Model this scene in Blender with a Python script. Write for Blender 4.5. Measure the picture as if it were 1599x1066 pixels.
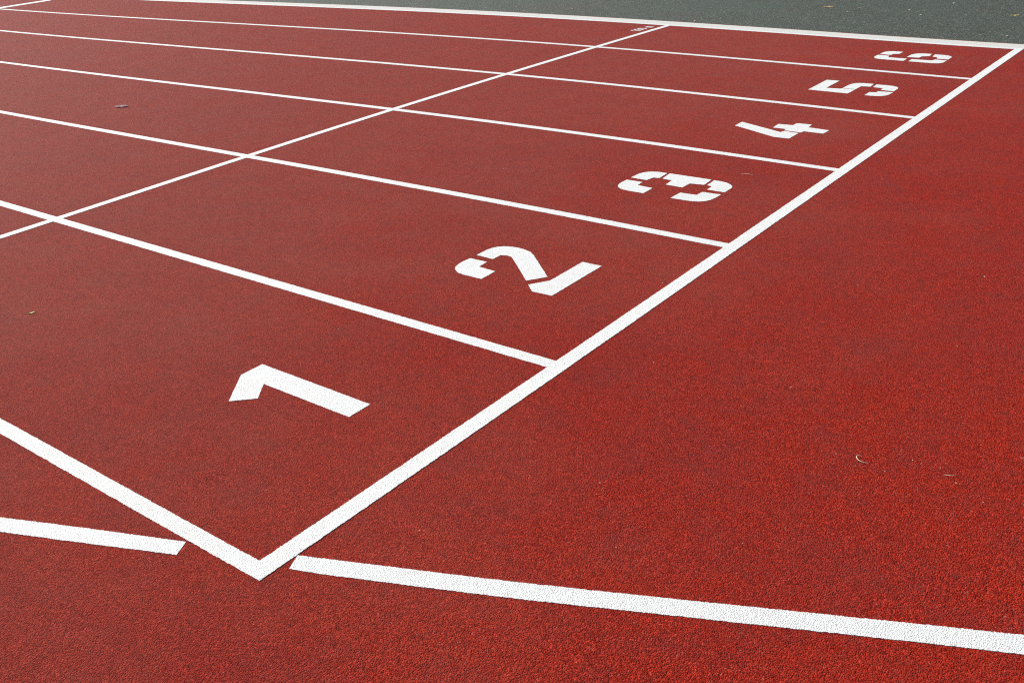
import bpy, bmesh, math, random
from mathutils import Vector, Matrix, geometry, noise as mnoise

for o in list(bpy.data.objects): bpy.data.objects.remove(o)
scene = bpy.context.scene
COL = scene.collection
R = math.radians
random.seed(11)

# ------------------------------------------------------------------ camera
cam = bpy.data.cameras.new("camera"); cam_o = bpy.data.objects.new("camera", cam); COL.objects.link(cam_o)
cam.sensor_width = 36; cam.lens = 1.9341*18; cam.clip_start = .05; cam.clip_end = 2000
PITCH, ROLL, YAW = R(25.64067586), R(2.98520819), R(38.28253724)
Fh = Vector((-math.sin(YAW), math.cos(YAW), 0)); Rt = Vector((math.cos(YAW), math.sin(YAW), 0)); Z = Vector((0,0,1))
Fw = Fh*math.cos(PITCH) - Z*math.sin(PITCH)
Dn = -Fh*math.sin(PITCH) - Z*math.cos(PITCH)
ax = Rt*math.cos(ROLL) + Dn*math.sin(ROLL)
ay = -Rt*math.sin(ROLL) + Dn*math.cos(ROLL)
m = Matrix((ax, -ay, -Fw)).transposed().to_4x4()
m.translation = Vector((1.5819, -1.0107, 1.4053))
cam_o.matrix_world = m
scene.camera = cam_o

# ------------------------------------------------------------------ light
SUN_EL, SUN_AZ = R(40), R(176)         # azimuth measured from +X towards +Y
sun_dir = Vector((math.cos(SUN_AZ)*math.cos(SUN_EL), math.sin(SUN_AZ)*math.cos(SUN_EL), math.sin(SUN_EL)))
world = bpy.data.worlds.new("World"); scene.world = world; world.use_nodes = True
wn = world.node_tree.nodes; wl = world.node_tree.links
sky = wn.new("ShaderNodeTexSky"); sky.sky_type = 'NISHITA'; sky.sun_disc = False
sky.sun_elevation = SUN_EL; sky.sun_rotation = R(90) - SUN_AZ
wn["Background"].inputs[1].default_value = .07
wl.new(sky.outputs[0], wn["Background"].inputs[0])
sl = bpy.data.lights.new("sun", 'SUN'); sl.energy = 4.8; sl.angle = R(.53); sl.color = (1, .95, .86)
so = bpy.data.objects.new("sun", sl); COL.objects.link(so)
so.rotation_euler = sun_dir.to_track_quat('Z', 'Y').to_euler()
scene.cycles.use_denoising = False      # the fine grain of the rubber must survive
scene.cycles.pixel_filter_type = 'BLACKMAN_HARRIS'; scene.cycles.filter_width = 1.15
scene.cycles.max_bounces = 4
scene.view_settings.view_transform = 'Standard'; scene.view_settings.look = 'None'
scene.view_settings.exposure = 0.42; scene.view_settings.gamma = 1

# ------------------------------------------------------------------ outlines fitted to image pixels, lens distortion bent into their ground shape (metres)
LINES = {
  'lane0': [(-0.0069, 0.0122, -0.0067, 0.0589), (-0.2895, 0.0145, -0.2896, 0.0611), (-0.5753, 0.0176, -0.5759, 0.0643), (-0.8595, 0.0209, -0.8604, 0.0676), (-1.1423, 0.0238, -1.1432, 0.0706), (-1.5182, 0.0263, -1.519, 0.0736)],
  'lane1': [(-0.0264, 1.1964, -0.0264, 1.2461), (-0.4901, 1.1955, -0.4904, 1.2453), (-0.9793, 1.195, -0.9801, 1.2446), (-1.4615, 1.1947, -1.4631, 1.244), (-1.9357, 1.1945, -1.9379, 1.2435), (-2.4031, 1.1944, -2.4057, 1.2429), (-2.8658, 1.1942, -2.8685, 1.2424), (-3.3264, 1.1938, -3.329, 1.2418), (-3.7882, 1.1933, -3.79, 1.2412)],
  'lane2': [(-0.028, 2.4141, -0.0282, 2.4638), (-0.9932, 2.4236, -0.9934, 2.4743), (-1.9808, 2.4168, -1.9821, 2.4678), (-2.9378, 2.4011, -2.9406, 2.4518), (-3.8647, 2.3837, -3.8685, 2.4337), (-4.7743, 2.3688, -4.7781, 2.418), (-5.6835, 2.3585, -5.6863, 2.4069), (-6.6118, 2.3539, -6.6118, 2.4017)],
  'lane3': [(-0.0313, 3.6205, -0.0314, 3.6696), (-0.9962, 3.6561, -0.9962, 3.7063), (-2.0028, 3.6679, -2.0032, 3.7192), (-2.9926, 3.6555, -2.9942, 3.7074), (-3.9506, 3.6288, -3.9537, 3.6807), (-4.8775, 3.5971, -4.8817, 3.6485), (-5.7823, 3.5667, -5.7872, 3.6175), (-6.6778, 3.5416, -6.6824, 3.5915), (-7.578, 3.524, -7.5813, 3.5729), (-8.4981, 3.5155, -8.4989, 3.5634)],
  'lane4': [(-0.0344, 4.8161, -0.0345, 4.865), (-0.9951, 4.8718, -0.995, 4.9213), (-2.0079, 4.9123, -2.0079, 4.9629), (-3.0209, 4.9224, -3.0216, 4.9742), (-4.0122, 4.9054, -4.0141, 4.958), (-4.9718, 4.8709, -4.9751, 4.9237), (-5.9001, 4.8282, -5.9047, 4.8808), (-6.8038, 4.7846, -6.8093, 4.8366), (-7.6928, 4.7449, -7.6985, 4.7962), (-8.5781, 4.7125, -8.5832, 4.7628), (-9.4715, 4.6893, -9.4753, 4.7386), (-10.3858, 4.6772, -10.3871, 4.7253), (-11.3349, 4.6774, -11.3325, 4.7244)],
  'lane5': [(-0.0369, 6.0132, -0.037, 6.0625), (-0.9935, 6.0742, -0.9935, 6.1233), (-2.0052, 6.1391, -2.005, 6.189), (-3.03, 6.1788, -3.0301, 6.23), (-4.0468, 6.1863, -4.0477, 6.2386), (-5.0396, 6.1655, -5.0418, 6.2187), (-6.0011, 6.1251, -6.0047, 6.1786), (-6.9315, 6.0739, -6.9364, 6.1274), (-7.8359, 6.0192, -7.8417, 6.0724), (-8.722, 5.9666, -8.7283, 6.0191), (-9.5989, 5.9199, -9.6052, 5.9716), (-10.4763, 5.8819, -10.4819, 5.9325), (-11.3644, 5.8544, -11.3686, 5.9039), (-12.274, 5.8391, -12.2758, 5.8874), (-13.2169, 5.8374, -13.2152, 5.8845)],
  'lane6': [(0.0167, 7.234, 0.0166, 7.2943), (-0.4996, 7.2506, -0.4997, 7.31), (-0.993, 7.2827, -0.993, 7.3418), (-2.0002, 7.3613, -2.0, 7.4206), (-3.0284, 7.4281, -3.0282, 7.4886), (-4.0611, 7.4657, -4.0614, 7.5277), (-5.0808, 7.4704, -5.0823, 7.5338), (-6.0755, 7.4464, -6.0784, 7.5109), (-7.0394, 7.4013, -7.044, 7.4664), (-7.9724, 7.3433, -7.9786, 7.4085), (-8.8785, 7.2794, -8.886, 7.3444), (-9.764, 7.2155, -9.7722, 7.2799), (-10.6363, 7.1557, -10.6449, 7.2192), (-11.5036, 7.1032, -11.5119, 7.1657)],
  'kerb': [(0.9824, 7.3807, 0.9847, 7.5624), (0.4784, 7.3051, 0.479, 7.4786), (-0.0404, 7.2897, -0.0406, 7.4585), (-0.993, 7.3369, -0.9931, 7.5023), (-2.0, 7.4157, -1.9993, 7.5818), (-3.0282, 7.4836, -3.0275, 7.6528), (-4.0613, 7.5225, -4.062, 7.6959), (-5.0821, 7.5285, -5.0858, 7.7059), (-6.0782, 7.5055, -6.086, 7.686), (-7.0436, 7.461, -7.0561, 7.6434), (-7.9781, 7.4031, -7.995, 7.5861), (-8.8853, 7.339, -8.906, 7.5214), (-9.7716, 7.2745, -9.7947, 7.4553), (-10.6441, 7.2139, -10.6684, 7.3923), (-11.5112, 7.1605, -11.5348, 7.3359)],
  'start': [(-0.0297, 0.0123, 0.0255, 0.012), (-0.0277, 0.5131, 0.0282, 0.5132), (-0.0267, 1.0028, 0.0296, 1.003), (-0.0267, 1.5005, 0.0298, 1.5005), (-0.0274, 2.0002, 0.0291, 1.9997), (-0.0285, 2.4987, 0.0279, 2.4974), (-0.0298, 2.9945, 0.0265, 2.9926), (-0.0311, 3.4877, 0.025, 3.4853), (-0.0325, 3.9788, 0.0236, 3.976), (-0.0337, 4.4686, 0.0222, 4.4656), (-0.0349, 4.9581, 0.021, 4.955), (-0.036, 5.448, 0.0198, 5.4451), (-0.037, 5.9394, 0.0189, 5.9368), (-0.0379, 6.433, 0.018, 6.431), (-0.0387, 6.9297, 0.0173, 6.9286), (-0.0391, 7.2365, 0.017, 7.2361)],
  'cross': [(-2.8856, 0.7208, -2.839, 0.7208), (-2.8973, 1.0069, -2.8511, 1.0069), (-2.9249, 1.4898, -2.8788, 1.49), (-2.9556, 1.9831, -2.9091, 1.9837), (-2.9849, 2.4865, -2.9378, 2.4874), (-3.0105, 2.9979, -2.9627, 2.999), (-3.0315, 3.5145, -2.983, 3.5156), (-3.0479, 4.0338, -2.9987, 4.0347), (-3.0599, 4.5536, -3.0101, 4.5542), (-3.0682, 5.0724, -3.0178, 5.0725), (-3.0733, 5.5891, -3.0225, 5.5886), (-3.0759, 6.103, -3.0247, 6.102), (-3.0766, 6.614, -3.0252, 6.6123), (-3.0759, 7.122, -3.0243, 7.1197), (-3.0749, 7.4325, -3.0232, 7.4298)],
  'curve_r': [(0.0282, 0.1224, 0.049, 0.0775), (0.1376, 0.1688, 0.1785, 0.1288), (0.4958, 0.3226, 0.5281, 0.2796), (0.7489, 0.4382, 0.7754, 0.3929), (1.2135, 0.6532, 1.2299, 0.6022), (1.4289, 0.7528, 1.4411, 0.6965)],
  'curve_l': [(-0.7191, -0.1926, -0.6593, -0.2241), (-0.4899, -0.0954, -0.434, -0.1298), (-0.2351, 0.008, -0.212, -0.0351)],
  'far': [(-12.4376, 5.9774, -12.2799, 5.8944), (-12.5575, 6.7813, -12.4076, 6.6947)],
}
FRAMES = {
  '1': ((-0.3349, 0.5091), (-0.0042, 0.9723), (-0.9637, 0.0069)),
  '2': ((-0.339, 1.661), (-0.0023, 1.0047), (-0.9892, -0.0015)),
  '3': ((-0.3413, 2.8722), (-0.0014, 0.9956), (-0.9973, 0.0178)),
  '4': ((-0.3429, 4.0898), (-0.0013, 0.9833), (-0.995, 0.0454)),
  '5': ((-0.3466, 5.288), (-0.0015, 0.9798), (-0.9899, 0.0633)),
  '6': ((-0.3484, 6.4774), (-0.0017, 0.9861), (-0.9853, 0.0652)),
  't': ((-3.1328, 7.0534), (0.0026, 1.0133), (-1.0304, 0.0332)),
}


# ------------------------------------------------------------------ node helpers
class NT:
    def __init__(s, name):
        s.m = bpy.data.materials.new(name); s.m.use_nodes = True
        s.n = s.m.node_tree.nodes; s.l = s.m.node_tree.links
        s.b = s.n["Principled BSDF"]
        s.pos = s.n.new("ShaderNodeNewGeometry").outputs['Position']
    def lk(s, v, sock):
        if isinstance(v, (int, float)): sock.default_value = v
        elif isinstance(v, tuple): sock.default_value = (*v, 1) if len(v) == 3 and len(sock.default_value) == 4 else v
        else: s.l.new(v, sock)
    def noise(s, scale, detail=2, rough=.5, off=(0,0,0), vec=None, out='Fac'):
        mp = s.n.new("ShaderNodeMapping"); s.l.new(vec or s.pos, mp.inputs[0]); mp.inputs['Location'].default_value = off
        t = s.n.new("ShaderNodeTexNoise"); s.l.new(mp.outputs[0], t.inputs['Vector'])
        t.inputs['Scale'].default_value = scale; t.inputs['Detail'].default_value = detail; t.inputs['Roughness'].default_value = rough
        return t.outputs[out]
    def vor(s, scale, feature='F1', out='Distance', rnd=1.0, off=(0,0,0)):
        mp = s.n.new("ShaderNodeMapping"); s.l.new(s.pos, mp.inputs[0]); mp.inputs['Location'].default_value = off
        t = s.n.new("ShaderNodeTexVoronoi"); t.feature = feature; s.l.new(mp.outputs[0], t.inputs['Vector'])
        t.inputs['Scale'].default_value = scale; t.inputs['Randomness'].default_value = rnd
        return t.outputs[out]
    def ramp(s, fac, lo, hi, a=0., b=1.):
        t = s.n.new("ShaderNodeMapRange"); s.lk(fac, t.inputs[0])
        for i, v in enumerate((lo, hi, a, b)): t.inputs[i+1].default_value = v
        return t.outputs[0]
    def math(s, op, a, b=0., c=0.):
        t = s.n.new("ShaderNodeMath"); t.operation = op; s.lk(a, t.inputs[0]); s.lk(b, t.inputs[1]); s.lk(c, t.inputs[2]); return t.outputs[0]
    def mix(s, f, a, b, mode='MIX'):
        t = s.n.new("ShaderNodeMix"); t.data_type = 'RGBA'; t.blend_type = mode
        s.lk(f, t.inputs['Factor'])
        for v, k in ((a, 6), (b, 7)): s.lk(v, t.inputs[k])
        return t.outputs[2]
    def sep(s, c):
        t = s.n.new("ShaderNodeSeparateColor"); s.l.new(c, t.inputs[0]); return t.outputs
    def bump(s, h, dist, strength=1., normal=None):
        t = s.n.new("ShaderNodeBump"); s.lk(h, t.inputs['Height']); t.inputs['Distance'].default_value = dist
        t.inputs['Strength'].default_value = strength
        if normal is not None: s.l.new(normal, t.inputs['Normal'])
        return t.outputs[0]

GRAIN = 320.
def granules(t):
    """height of the cast rubber granules, 3 mm across"""
    d = t.vor(GRAIN, 'F1')
    dome = t.ramp(d, .0, .75, 1., 0.)
    n = t.noise(520, 2, .6)
    return t.math('ADD', t.math('MULTIPLY', dome, .62), t.math('MULTIPLY', n, .55))

def rubber():
    t = NT("red_rubber")
    cell = t.sep(t.vor(GRAIN, 'F1', 'Color'))
    dark, mid, lite = (.185,.011,.005), (.345,.018,.008), (.51,.045,.026)
    c = t.mix(t.ramp(cell[0], .0, .5), dark, mid)
    c = t.mix(t.ramp(cell[0], .55, 1.), c, lite)
    # pale and dark odd granules
    c = t.mix(t.ramp(cell[1], .985, .995, 0, .45), c, (.55,.22,.16))
    c = t.mix(t.ramp(cell[2], .965, .98, 0, .55), c, (.05,.012,.012))
    # worn, slightly greyer and more orange patches of the laid rubber
    big = t.noise(1.1, 5, .6); med = t.noise(6.5, 5, .65, (3,1,0)); orange = t.noise(3.2, 4, .6, (8,4,0))
    c = t.mix(t.ramp(big, .42, .62, 0, .30), c, (.25,.030,.026))
    c = t.mix(t.ramp(med, .46, .66, 0, .42), c, (.23,.032,.027))
    c = t.mix(t.ramp(orange, .48, .66, 0, .26), c, (.36,.022,.008))
    clump = t.noise(120, 3, .75, (1,7,0)); fine = t.noise(30, 4, .75, (1,7,0))
    v = t.math('MULTIPLY', t.ramp(clump, .3, .7, .74, 1.26), t.ramp(fine, .3, .7, .84, 1.16))
    # raced lanes: dust and wear past the start line, plus sunward sheen painted in
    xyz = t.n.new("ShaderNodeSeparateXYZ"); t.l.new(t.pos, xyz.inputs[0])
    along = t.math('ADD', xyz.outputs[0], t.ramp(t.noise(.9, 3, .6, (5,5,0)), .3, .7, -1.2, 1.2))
    dust_sheen = t.math('MULTIPLY', t.ramp(along, .9, -1.6, 0., .37), t.ramp(t.noise(4.5, 5, .7, (9,2,0)), .3, .7, .55, 1.25))
    c = t.mix(dust_sheen, c, (.345,.088,.062))
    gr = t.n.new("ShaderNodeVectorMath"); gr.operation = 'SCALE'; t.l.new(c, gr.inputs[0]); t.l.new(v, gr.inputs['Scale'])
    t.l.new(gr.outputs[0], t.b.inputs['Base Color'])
    t.b.inputs['Roughness'].default_value = .58
    t.b.inputs['Specular IOR Level'].default_value = .05
    t.b.inputs['Diffuse Roughness'].default_value = .3
    b0 = t.bump(t.noise(9, 3, .5, (4,4,0)), .004, .5)
    t.l.new(t.bump(granules(t), .0060, 1., b0), t.b.inputs['Normal'])
    return t.m

def paint(name='white_line_paint', off=5, col=(.69,.71,.705)):
    t = NT(name)
    cell = t.sep(t.vor(GRAIN, 'F1', 'Color', off=(.4,.7,0)))
    c = t.mix(t.ramp(cell[1], .6, 1., 0, .35), col, (.68,.74,.75))
    pin = t.noise(260, 2, .6, (2,2,0))
    c = t.mix(t.ramp(pin, .59, .66, 0, .8), c, (.36,.27,.26))
    wear = t.noise(14, 4, .7, (off,2,0))
    c = t.mix(t.ramp(wear, .52, .75, 0, .38), c, (.56,.55,.53))
    c = t.mix(t.ramp(t.noise(3.1, 5, .75, (off+1,2,0)), .5, .8, 0, .35), c, (.58,.55,.52))
    t.l.new(c, t.b.inputs['Base Color'])
    t.b.inputs['Roughness'].default_value = .6
    t.l.new(t.bump(granules(t), .0022, 1.), t.b.inputs['Normal'])
    return t.m

def concrete():
    t = NT("kerb_concrete")
    n = t.noise(60, 5, .7); big = t.noise(2.2, 3, .6)
    c = t.mix(t.ramp(n, .35, .7), (.43,.44,.42), (.58,.59,.56))
    c = t.mix(t.ramp(big, .45, .7, 0, .3), c, (.60,.47,.42))
    t.l.new(c, t.b.inputs['Base Color']); t.b.inputs['Roughness'].default_value = .85
    t.l.new(t.bump(n, .003, .8), t.b.inputs['Normal'])
    return t.m

def outer_ground():
    t = NT("grey_green_ground")
    cell = t.sep(t.vor(85, 'F1', 'Color'))
    c = t.mix(cell[0], (.002,.004,.002), (.070,.080,.055))
    big = t.noise(.9, 5, .65, (2,6,0)); med = t.noise(9, 5, .7)
    c = t.mix(t.ramp(big, .42, .66, 0, .55), c, (.028,.055,.036))
    c = t.mix(t.ramp(med, .5, .72, 0, .5), c, (.092,.088,.070))
    c = t.mix(t.ramp(cell[1], .965, .99, 0, .6), c, (.30,.30,.28))
    t.l.new(c, t.b.inputs['Base Color']); t.b.inputs['Roughness'].default_value = .72
    h = t.math('ADD', t.ramp(t.vor(85), 0, .7, 1, 0), t.noise(160, 3, .7))
    t.l.new(t.bump(h, .006, .9), t.b.inputs['Normal'])
    return t.m

def plain(name, a, b, scale=300, rough=.7, trans=0.):
    t = NT(name)
    n = t.noise(scale, 4, .6)
    t.l.new(t.mix(t.ramp(n, .35, .65), a, b), t.b.inputs['Base Color'])
    t.b.inputs['Roughness'].default_value = rough
    t.l.new(t.bump(n, .001, .6), t.b.inputs['Normal'])
    return t.m

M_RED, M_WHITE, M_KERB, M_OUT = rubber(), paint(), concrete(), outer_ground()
M_WHITE_B = paint('white_cross_paint', 17, (.715,.735,.725))

# ------------------------------------------------------------------ mesh helpers
def link(name, me, mat, parent=None):
    me.materials.append(mat)
    o = bpy.data.objects.new(name, me); COL.objects.link(o)
    if parent: o.parent = parent
    return o
def tag(o, label=None, cat=None, group=None, kind=None):
    for k, v in (('label', label), ('category', cat), ('group', group), ('kind', kind)):
        if v: o[k] = v
    return o
CAM = Vector((1.5819, -1.0107))

def densify(P, close=False, amp=.0013, keep=True):
    """walk a polyline with steps that suit its distance and give it the ragged edge of sprayed paint"""
    out = []
    n = len(P)
    for i in range(n if close else n-1):
        a, b = Vector(P[i]), Vector(P[(i+1) % n])
        L = (b-a).length
        d = max(.0032, ((a+b)/2-CAM).length*.0014)
        k = max(1, min(2000, int(L/d)))
        nrm = Vector((-(b-a).y, (b-a).x)).normalized()
        for j in range(k):
            p = a.lerp(b, j/k)
            s = amp*(mnoise.noise(Vector((p.x*260, p.y*260, .3)))*1.4 + mnoise.noise(Vector((p.x*60, p.y*60, 4.3)))*.8)
            out.append(p + nrm*(s if (j or not keep) else s*.4))
    if not close: out.append(Vector(P[-1]))
    return out

def smooth(P, n=6):
    """Catmull-Rom through the given points"""
    if len(P) < 3: return [Vector(p) for p in P]
    Q = [Vector(p) for p in P]; out = []
    for i in range(len(Q)-1):
        a = Q[i-1] if i else Q[0]*2-Q[1]; b, c = Q[i], Q[i+1]; d = Q[i+2] if i+2 < len(Q) else Q[i+1]*2-Q[i]
        for j in range(n):
            t = j/n
            out.append(.5*((2*b)+(c-a)*t+(2*a-5*b+4*c-d)*t*t+(3*b-a-3*c+d)*t*t*t))
    out.append(Q[-1]); return out

def slab(name, polys, h, mat, z0=0., parent=None):
    """closed outlines given the thickness of the paint"""
    V, F = [], []
    for P in polys:
        area = sum(P[i].x*P[(i+1) % len(P)].y - P[(i+1) % len(P)].x*P[i].y for i in range(len(P)))
        if area < 0: P = P[::-1]
        o = len(V); n = len(P)
        V += [(p.x, p.y, z0+h) for p in P] + [(p.x, p.y, z0-.001) for p in P]
        tris = geometry.tessellate_polygon([[Vector((p.x, p.y, 0)) for p in P]])
        for t in tris:
            a, b, c = (P[i] for i in t)
            if (b.x-a.x)*(c.y-a.y)-(b.y-a.y)*(c.x-a.x) < 0: t = t[::-1]
            F.append(tuple(o+i for i in t))
        for i in range(n):
            j = (i+1) % n; F.append((o+i, o+n+i, o+n+j, o+j))
    me = bpy.data.meshes.new(name); me.from_pydata(V, [], F); me.update()
    return link(name, me, mat, parent)

def ribbon(name, rows, h, mat, z0=0., amp=.0013, n=6, before=0., after=0.):
    """a painted strip: quads between its two image-fitted edges, run on straight at either end"""
    A, B = smooth([r[:2] for r in rows], n), smooth([r[2:] for r in rows], n)
    for L, e, i in ((before, 0, 1), (after, -1, -2)):
        if L:
            for Q in (A, B):
                v = (Q[e]-Q[i]).normalized(); p = Q[e]+v*L
                Q.insert(0, p) if e == 0 else Q.append(p)
    def jit(p, nrm):
        s = amp*(mnoise.noise(Vector((p.x*260, p.y*260, .3)))*1.4 + mnoise.noise(Vector((p.x*60, p.y*60, 4.3)))*.8)
        return p + nrm*s
    L, Rr = [], []
    for i in range(len(A)-1):
        ln = (A[i+1]-A[i]).length; mid = (A[i]+A[i+1])/2
        d = max(.0024, min((A[i]-CAM).length, (A[i+1]-CAM).length, (mid-CAM).length)*.0014)
        k = max(1, min(1500, int(ln/d)))
        if (A[i]-CAM).length > 14 or (A[i+1]-CAM).length > 14: k = 8
        nrm = Vector((-(A[i+1]-A[i]).y, (A[i+1]-A[i]).x)).normalized()
        for j in range(k + (i == len(A)-2)):
            t = j/k
            L.append(jit(A[i].lerp(A[i+1], t), nrm)); Rr.append(jit(B[i].lerp(B[i+1], t), nrm))
    N = len(L); V = []
    for P, z in ((L, z0+h), (Rr, z0+h), (L, z0-.001), (Rr, z0-.001)): V += [(p.x, p.y, z) for p in P]
    F = []
    for i in range(N-1):
        F += [(i, i+1, N+i+1, N+i), (i, 2*N+i, 2*N+i+1, i+1), (N+i, N+i+1, 3*N+i+1, 3*N+i)]
    F += [(0, N, 3*N, 2*N), (N-1, 3*N-1, 4*N-1, 2*N-1)]
    me = bpy.data.meshes.new(name); me.from_pydata(V, [], F)
    bm = bmesh.new(); bm.from_mesh(me)
    bm.normal_update()
    if sum(f.normal.z for f in bm.faces) < 0: bmesh.ops.reverse_faces(bm, faces=bm.faces)
    bm.to_mesh(me); bm.free()
    return link(name, me, mat)

def extend(rows, length, at_start=False):
    rows = list(rows)
    a, b = (rows[1], rows[0]) if at_start else (rows[-2], rows[-1])
    v = [b[i]-a[i] for i in range(4)]; L = math.hypot(v[0], v[1])
    e = tuple(b[i]+v[i]/L*length for i in range(4))
    return [e]+rows if at_start else rows+[e]

# ------------------------------------------------------------------ the ground
def sheet(name, P, z, mat, label=None):
    me = bpy.data.meshes.new(name); me.from_pydata([(x, y, z) for x, y in P], [], [tuple(range(len(P)))]); me.update()
    return tag(link(name, me, mat), kind='structure')

kr = smooth([r[2:] for r in LINES['kerb']], 6)
kr.insert(0, kr[0]+(kr[0]-kr[1]).normalized()*30); kr.append(kr[-1]+(kr[-1]-kr[-2]).normalized()*40)
border = []
for p in densify(kr, amp=0):
    if not border or (p-border[-1]).length > .012: border.append(p)
edge = [Vector((p.x, p.y+.022+.014*mnoise.noise(Vector((p.x*9, 0, 1)))+.010*mnoise.noise(Vector((p.x*42, 0, 7))))) for p in border]
sheet('ground', [(-400,-400), (400,-400), (400,400), (-400,400)], -.02, M_OUT)
edge_s = sorted(edge, key=lambda p: p.x)
x0, x1 = edge_s[0].x, edge_s[-1].x
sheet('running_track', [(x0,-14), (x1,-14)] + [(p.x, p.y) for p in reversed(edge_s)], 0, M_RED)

# ------------------------------------------------------------------ painted lines
WL = 'lane lines of the running track'
spec = [
 ('lane0', 'painted_line', 'nearest white lane line, running left from the corner where the start line ends', .0013),
 ('lane1', 'painted_line', 'white lane line between the numerals 1 and 2', .0013),
 ('lane2', 'painted_line', 'white lane line between the numerals 2 and 3', .0013),
 ('lane3', 'painted_line', 'white lane line between the numerals 3 and 4', .0013),
 ('lane4', 'painted_line', 'white lane line between the numerals 4 and 5', .0013),
 ('lane5', 'painted_line', 'white lane line between the numerals 5 and 6', .0013),
 ('lane6', 'painted_line', 'outermost white lane line, painted along the foot of the pale kerb', .0013)]
for k, nm, lab, h in spec:
    o = ribbon(nm, LINES[k], h, M_WHITE, after=26)
    tag(o, lab, 'lane line', WL)
tag(ribbon('start_line', LINES['start'], .0020, M_WHITE_B), 'long white start line crossing the right ends of all six lanes', 'start line')
tag(ribbon('painted_line', LINES['cross'], .0017, M_WHITE_B, before=.72), 'thin white cross line slanting over the lane lines left of the numerals', 'cross line')
tag(ribbon('painted_line', LINES['far'], .0017, M_WHITE_B), 'short far white cross line over the outermost lane, top left corner', 'cross line')
tag(ribbon('painted_line', LINES['curve_r'], .0013, M_WHITE, after=9), 'white slanting line on bare red rubber, right of the start line corner', 'track line', 'interrupted line passing the start line corner')
tag(ribbon('painted_line', LINES['curve_l'], .0013, M_WHITE, before=9), 'short white slanting line with a cut end, left of the start line corner', 'track line', 'interrupted line passing the start line corner')

# kerb: flush pale strip in cast lengths
tag(ribbon('kerb', LINES['kerb'], .0036, M_KERB, -.002, amp=.0006, before=30, after=40), 'pale flush concrete kerb strip between red track and grey green ground', 'kerb')

# ------------------------------------------------------------------ stencilled numerals (a to the right, b upwards, metres)
GLYPHS = {
 '1': [[(.225,.500),(.225,-.004),(.135,-.004),(.135,.385),(.061,.325),(0,.390),(.135,.500)]],
 '2': [[(0,.323),(0,.405),(.004,.437),(.014,.459),(.030,.480),(.050,.493),(.075,.501),(.105,.504),(.149,.502),(.151,.416),(.095,.411),(.088,.325)],
       [(.190,.501),(.255,.502),(.283,.497),(.305,.486),(.324,.466),(.335,.440),(.340,.408),(.338,.372),(.328,.335),(.305,.299),(.143,.115),(.073,.164),(.228,.344),(.243,.364),(.248,.388),(.238,.415),(.188,.414)],
       [(.045,.134),(.118,.086),(.338,.086),(.339,-.003),(.004,-.003),(0,.083)]],
 '3': [[(0,.323),(0,.405),(.004,.437),(.014,.459),(.030,.480),(.050,.493),(.075,.501),(.105,.504),(.149,.503),(.151,.416),(.097,.411),(.090,.325)],
       [(.190,.505),(.262,.504),(.290,.496),(.313,.482),(.330,.460),(.338,.430),(.341,.384),(.249,.378),(.242,.407),(.189,.415)],
       [(.248,.361),(.342,.370),(.346,.144),(.254,.137),(.241,.207),(.168,.207),(.170,.298),(.245,.306)],
       [(.254,.122),(.344,.128),(.343,.090),(.337,.062),(.320,.033),(.298,.012),(.270,.002),(.195,.002),(.194,.092),(.238,.092),(.252,.100)],
       [(0,.178),(.092,.178),(.097,.095),(.151,.093),(.157,0),(.099,.001),(.063,.006),(.035,.019),(.014,.044),(.003,.080)]],
 '4': [[(.130,.511),(.226,.513),(.110,.221),(.145,.213),(.137,.125),(.003,.125),(-.002,.170),(-.003,.210)],
       [(.186,.300),(.277,.307),(.289,.223),(.344,.220),(.353,.134),(.284,.127),(.274,.002),(.191,.003),(.187,.116),(.154,.121),(.159,.218),(.189,.226)]],
 '5': [[(-.006,.509),(.340,.515),(.347,.427),(.096,.424),(.110,.336),(.127,.328),(.129,.239),(-.003,.241)],
       [(.138,.326),(.238,.327),(.280,.322),(.315,.308),(.338,.285),(.347,.255),(.350,.191),(.259,.183),(.244,.240),(.141,.241)],
       [(.252,.163),(.344,.171),(.349,.090),(.344,.060),(.330,.033),(.308,.015),(.280,.007),(.189,.006),(.195,.093),(.250,.096)],
       [(0,.132),(.099,.133),(.109,.093),(.151,.094),(.160,0),(.090,.001),(.050,.010),(.022,.028),(.007,.058),(0,.090)]],
 '6': [[(.191,.511),(.275,.511),(.308,.502),(.332,.484),(.348,.455),(.350,.384),(.251,.384),(.240,.420),(.190,.425)],
       [(.070,.512),(.155,.514),(.153,.425),(.092,.414),(.094,.273),(0,.271),(0,.440),(.010,.473),(.034,.499)],
       [(.157,.296),(.262,.294),(.300,.285),(.328,.266),(.345,.235),(.350,.168),(.258,.157),(.228,.204),(.166,.208)],
       [(.249,.134),(.345,.142),(.345,.075),(.336,.045),(.315,.019),(.285,.003),(.184,.001),(.184,.084),(.240,.096)],
       [(0,.234),(.090,.236),(.101,.094),(.146,.083),(.144,0),(.062,.001),(.030,.010),(.008,.033),(0,.064)]],
}
def place(key, polys):
    o, ea, eb = FRAMES[key]
    return [[(o[0]+ea[0]*a+eb[0]*b, o[1]+ea[1]*a+eb[1]*b) for a, b in P] for P in polys]
ORD = {'1':'first and nearest lane','2':'second lane','3':'third lane','4':'fourth lane','5':'fifth lane','6':'sixth and farthest lane'}
for k in '123456':
    polys = [densify(P, True, amp=.0011) for P in place(k, GLYPHS[k])]
    o = slab('lane_numeral', polys, .0014, M_WHITE)
    tag(o, 'white %snumeral %s painted in the %s' % ('' if k == '1' else 'stencilled ', k, ORD[k]), 'lane number', 'numerals painted before the start line')

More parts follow.
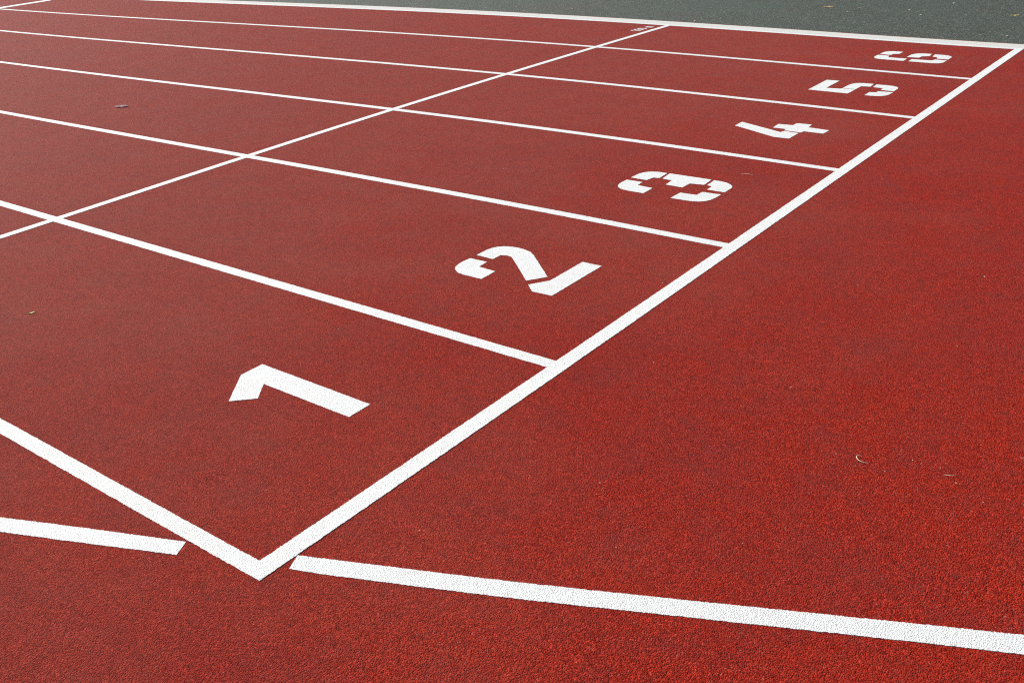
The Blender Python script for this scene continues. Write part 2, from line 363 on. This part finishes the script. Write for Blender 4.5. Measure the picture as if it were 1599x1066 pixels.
# small distance mark by the cross line
def ring(cx, w, h, s):
    o = [(cx+w/2*math.cos(t), h/2+h/2*math.sin(t)) for t in [2*math.pi*i/20 for i in range(20)]]
    i_ = [(cx+(w/2-s)*math.cos(t), h/2+(h/2-s)*math.sin(t)) for t in [2*math.pi*i/20 for i in range(20)]]
    return [[o[j] for j in range(a, a+11)] + [i_[j] for j in range(a+10, a-1, -1)] if a == 0 else
            [o[j % 20] for j in range(10, 21)] + [i_[j % 20] for j in range(20, 9, -1)] for a in (0, 10)]
s_ = .015
one = [(.030,.0),(.030,.097),(.014,.097),(-.004,.080),(.003,.066),(.014,.074),(.014,0)]
em = [[(.212+i*.022,0),(.212+i*.022,.072),(.225+i*.022,.072),(.225+i*.022,0)] for i in range(3)] + [[(.225,.056),(.225,.072),(.234,.072),(.234,.056)], [(.247,.056),(.247,.072),(.256,.072),(.256,.056)]]
mark = bpy.data.objects.new('distance_mark', None); COL.objects.link(mark)
mark.location = (FRAMES['t'][0][0], FRAMES['t'][0][1], 0); mark.empty_display_size = .05
tag(mark, 'tiny white 100 m lettering beside the cross line in the farthest lane', 'marking')
for nm, polys in (('digit', [one]), ('digit', ring(.072, .054, .097, s_)), ('digit', ring(.134, .054, .097, s_)), ('letter', em)):
    o = slab(nm, [[p-mark.location.xy for p in densify(P, True, amp=.0006)] for P in place('t', polys)], .0013, M_WHITE_B, parent=mark)

# ------------------------------------------------------------------ loose things lying on the ground
M_STRAW = plain('dry_straw', (.62,.44,.30), (.80,.62,.46))
M_LEAF = plain('dry_leaf', (.62,.32,.10), (.80,.50,.20), 120)
M_YEL = plain('yellow_leaf', (.50,.42,.10), (.66,.56,.20), 200)
M_GRIT = plain('pale_grit', (.42,.27,.22), (.66,.50,.44), 500)
M_WRAP = plain('purple_film', (.20,.10,.13), (.30,.17,.21), 90, .9)
M_DARK = plain('dark_bark', (.03,.012,.01), (.07,.03,.02), 300)

def tube(name, pts, r, mat):
    bm = bmesh.new(); rings = []
    Q = smooth(pts, 5)
    for i, p in enumerate(Q):
        t = (Q[min(i+1, len(Q)-1)]-Q[max(i-1, 0)]).normalized()
        u = t.cross(Z).normalized(); w = t.cross(u)
        k = r*(.35+.65*math.sin(math.pi*(i+.6)/(len(Q)+.2)))
        rings.append([bm.verts.new(p+(u*math.cos(a)+w*math.sin(a))*k) for a in [math.pi*2*j/6 for j in range(6)]])
    for a, b in zip(rings, rings[1:]):
        for j in range(6): bm.faces.new((a[j], a[(j+1) % 6], b[(j+1) % 6], b[j]))
    bm.faces.new(rings[0][::-1]); bm.faces.new(rings[-1])
    me = bpy.data.meshes.new(name); bm.to_mesh(me); bm.free()
    for f in me.polygons: f.use_smooth = True
    return link(name, me, mat)

def leaf(name, x, y, L, W, rot, mat, z=.0, curl=.25):
    """a curled dry leaf: two layers of a pointed blade bent along its midrib"""
    bm = bmesh.new(); n = 12; g = []
    for lay in (0, 1):
        rows = []
        for i in range(n+1):
            t = i/n; w = W*.5*math.sin(math.pi*min(1, t*1.02))**.8*(1+.12*math.sin(t*23))
            row = []
            for j in range(-3, 4):
                s = j/3
                row.append(bm.verts.new(((t-.5)*L, s*w, z+.0012+abs(s)*w*curl+L*curl*.35*(2*t-1)**2+.0015*math.sin(t*17+s*3)-lay*.0007)))
            rows.append(row)
        g.append(rows)
        for a, b in zip(rows, rows[1:]):
            for j in range(6):
                f = (a[j], b[j], b[j+1], a[j+1]); bm.faces.new(f if lay else f[::-1])
    me = bpy.data.meshes.new(name); bm.to_mesh(me); bm.free()
    for f in me.polygons: f.use_smooth = True
    o = link(name, me, mat); o.location = (x, y, 0); o.rotation_euler = (0, 0, rot); return o

def grit_mesh(seed):
    rnd = random.Random(seed); bm = bmesh.new(); bmesh.ops.create_icosphere(bm, subdivisions=2, radius=1)
    for v in bm.verts:
        k = 1+.5*mnoise.noise(v.co*1.6+Vector((seed, 0, 0))); v.co = Vector((v.co.x*k*1.4, v.co.y*k, v.co.z*k*.5+.3))
    me = bpy.data.meshes.new('grit'); bm.to_mesh(me); bm.free(); me.materials.append(M_GRIT); return me
grits = [grit_mesh(i) for i in range(5)]

tag(tube('straw', [Vector(p) for p in ((.945,1.212,.004),(.938,1.202,.006),(.943,1.190,.005),(.956,1.184,.004),(.972,1.188,.003))], .0011, M_STRAW),
    'pale curled straw hooked like a J on the bare rubber right of the start line', 'straw')
tag(tube('straw', [Vector(p) for p in ((1.143,1.236,.003),(1.155,1.236,.006),(1.168,1.248,.003))], .0008, M_STRAW),
    'thin arched straw on the rubber near the right edge of the picture', 'straw')
tag(tube('straw', [Vector(p) for p in ((-.40,3.36,.003),(-.37,3.37,.006),(-.34,3.375,.003))], .0012, M_STRAW),
    'thin bent straw between the numeral 3 and the lane line above it', 'straw')
tag(leaf('leaf', -2.181, 9.137, .105, .032, R(38), M_LEAF, -.02, .12), 'dry orange leaf on the grey green ground, left of the two leaves', 'leaf', 'dry leaves beyond the kerb')
tag(leaf('leaf', -.443, 9.062, .090, .030, R(35), M_YEL, -.02, .12), 'dry yellow leaf on the grey green ground near the right edge', 'leaf', 'dry leaves beyond the kerb')
tag(leaf('leaf', -1.898, .550, .026, .010, R(70), M_YEL, .001, .1), 'little yellow leaf scrap on the left of the first lane', 'leaf')

# flattened film scrap
bm = bmesh.new(); bmesh.ops.create_grid(bm, x_segments=14, y_segments=8, size=1)
for v in bm.verts:
    a = math.atan2(v.co.y, v.co.x); r_ = 1+.25*mnoise.noise(Vector((math.cos(a)*1.5, math.sin(a)*1.5, 2)))
    c = max(abs(v.co.x), abs(v.co.y)); L = v.co.length or 1
    v.co = Vector((v.co.x/L*c*.046*r_, v.co.y/L*c*.030*r_, .006+.003*mnoise.noise(v.co*2.2)))
ext = bmesh.ops.solidify(bm, geom=bm.faces[:], thickness=.0006)
me = bpy.data.meshes.new('film'); bm.to_mesh(me); bm.free()
o = link('plastic_scrap', me, M_WRAP); o.location = (-4.893, 2.893, 0); o.rotation_euler = (0,0,R(38))
tag(o, 'small crumpled purple plastic scrap lying in the third lane at left', 'litter')

# single pale flecks of grit
def fleck(x, y, s, z, label, group, i):
    o = bpy.data.objects.new('grit', grits[i % 5]); COL.objects.link(o)
    o.location = (x, y, z); o.scale = (s, s, s); o.rotation_euler = (0, 0, random.uniform(0, 6))
    tag(o, label, 'grit', group)
SP = [(1.017,1.177),(1.058,1.266),(.973,1.981),(1.02,1.30),(1.25,1.17),(.60,1.05),(.72,1.72),(.55,2.3),(.9,2.6),(.35,2.9),(1.1,1.55),(.2,3.6),
      (-.15,4.1),(.15,4.6),(-.9,3.9),(-1.6,4.2),(-.6,2.2),(-1.5,2.9),(-2.2,1.9),(-1.3,1.6),(-2.6,3.2),(-3.5,2.2),(-3.9,4.4),(-1.9,5.4),
      (-.8,1.05),(-.3,.45),(.2,.35),(.45,.75),(.75,.95),(-1.1,.3),(-3.4,5.5),(-5.2,3.2),(-2.9,6.6),(-.5,5.0),(.1,6.3),(.3,5.4),(-6.2,4.3),(.62,.55),(.85,.72),(1.28,1.42)]
rg = random.Random(5)
SP += [(rg.uniform(-.1,1.5), rg.uniform(.9,3.2)) for _ in range(16)] + [(rg.uniform(-5,.2), rg.uniform(1.4,6.8)) for _ in range(22)]
for i, (x, y) in enumerate(SP):
    fleck(x, y, random.uniform(.0008, .0015)*(1+.12*abs(y)), 0, 'tiny pale fleck of grit lying loose on the red running track', 'pale grit on the red track', i)
for i in range(26):
    x = random.uniform(-6, .6); y = random.uniform(7.8, 10.5)
    fleck(x, y, random.uniform(.005, .011), -.02, 'tiny pale stone lying on the grey green ground beyond the kerb', 'pale stones beyond the kerb', i)
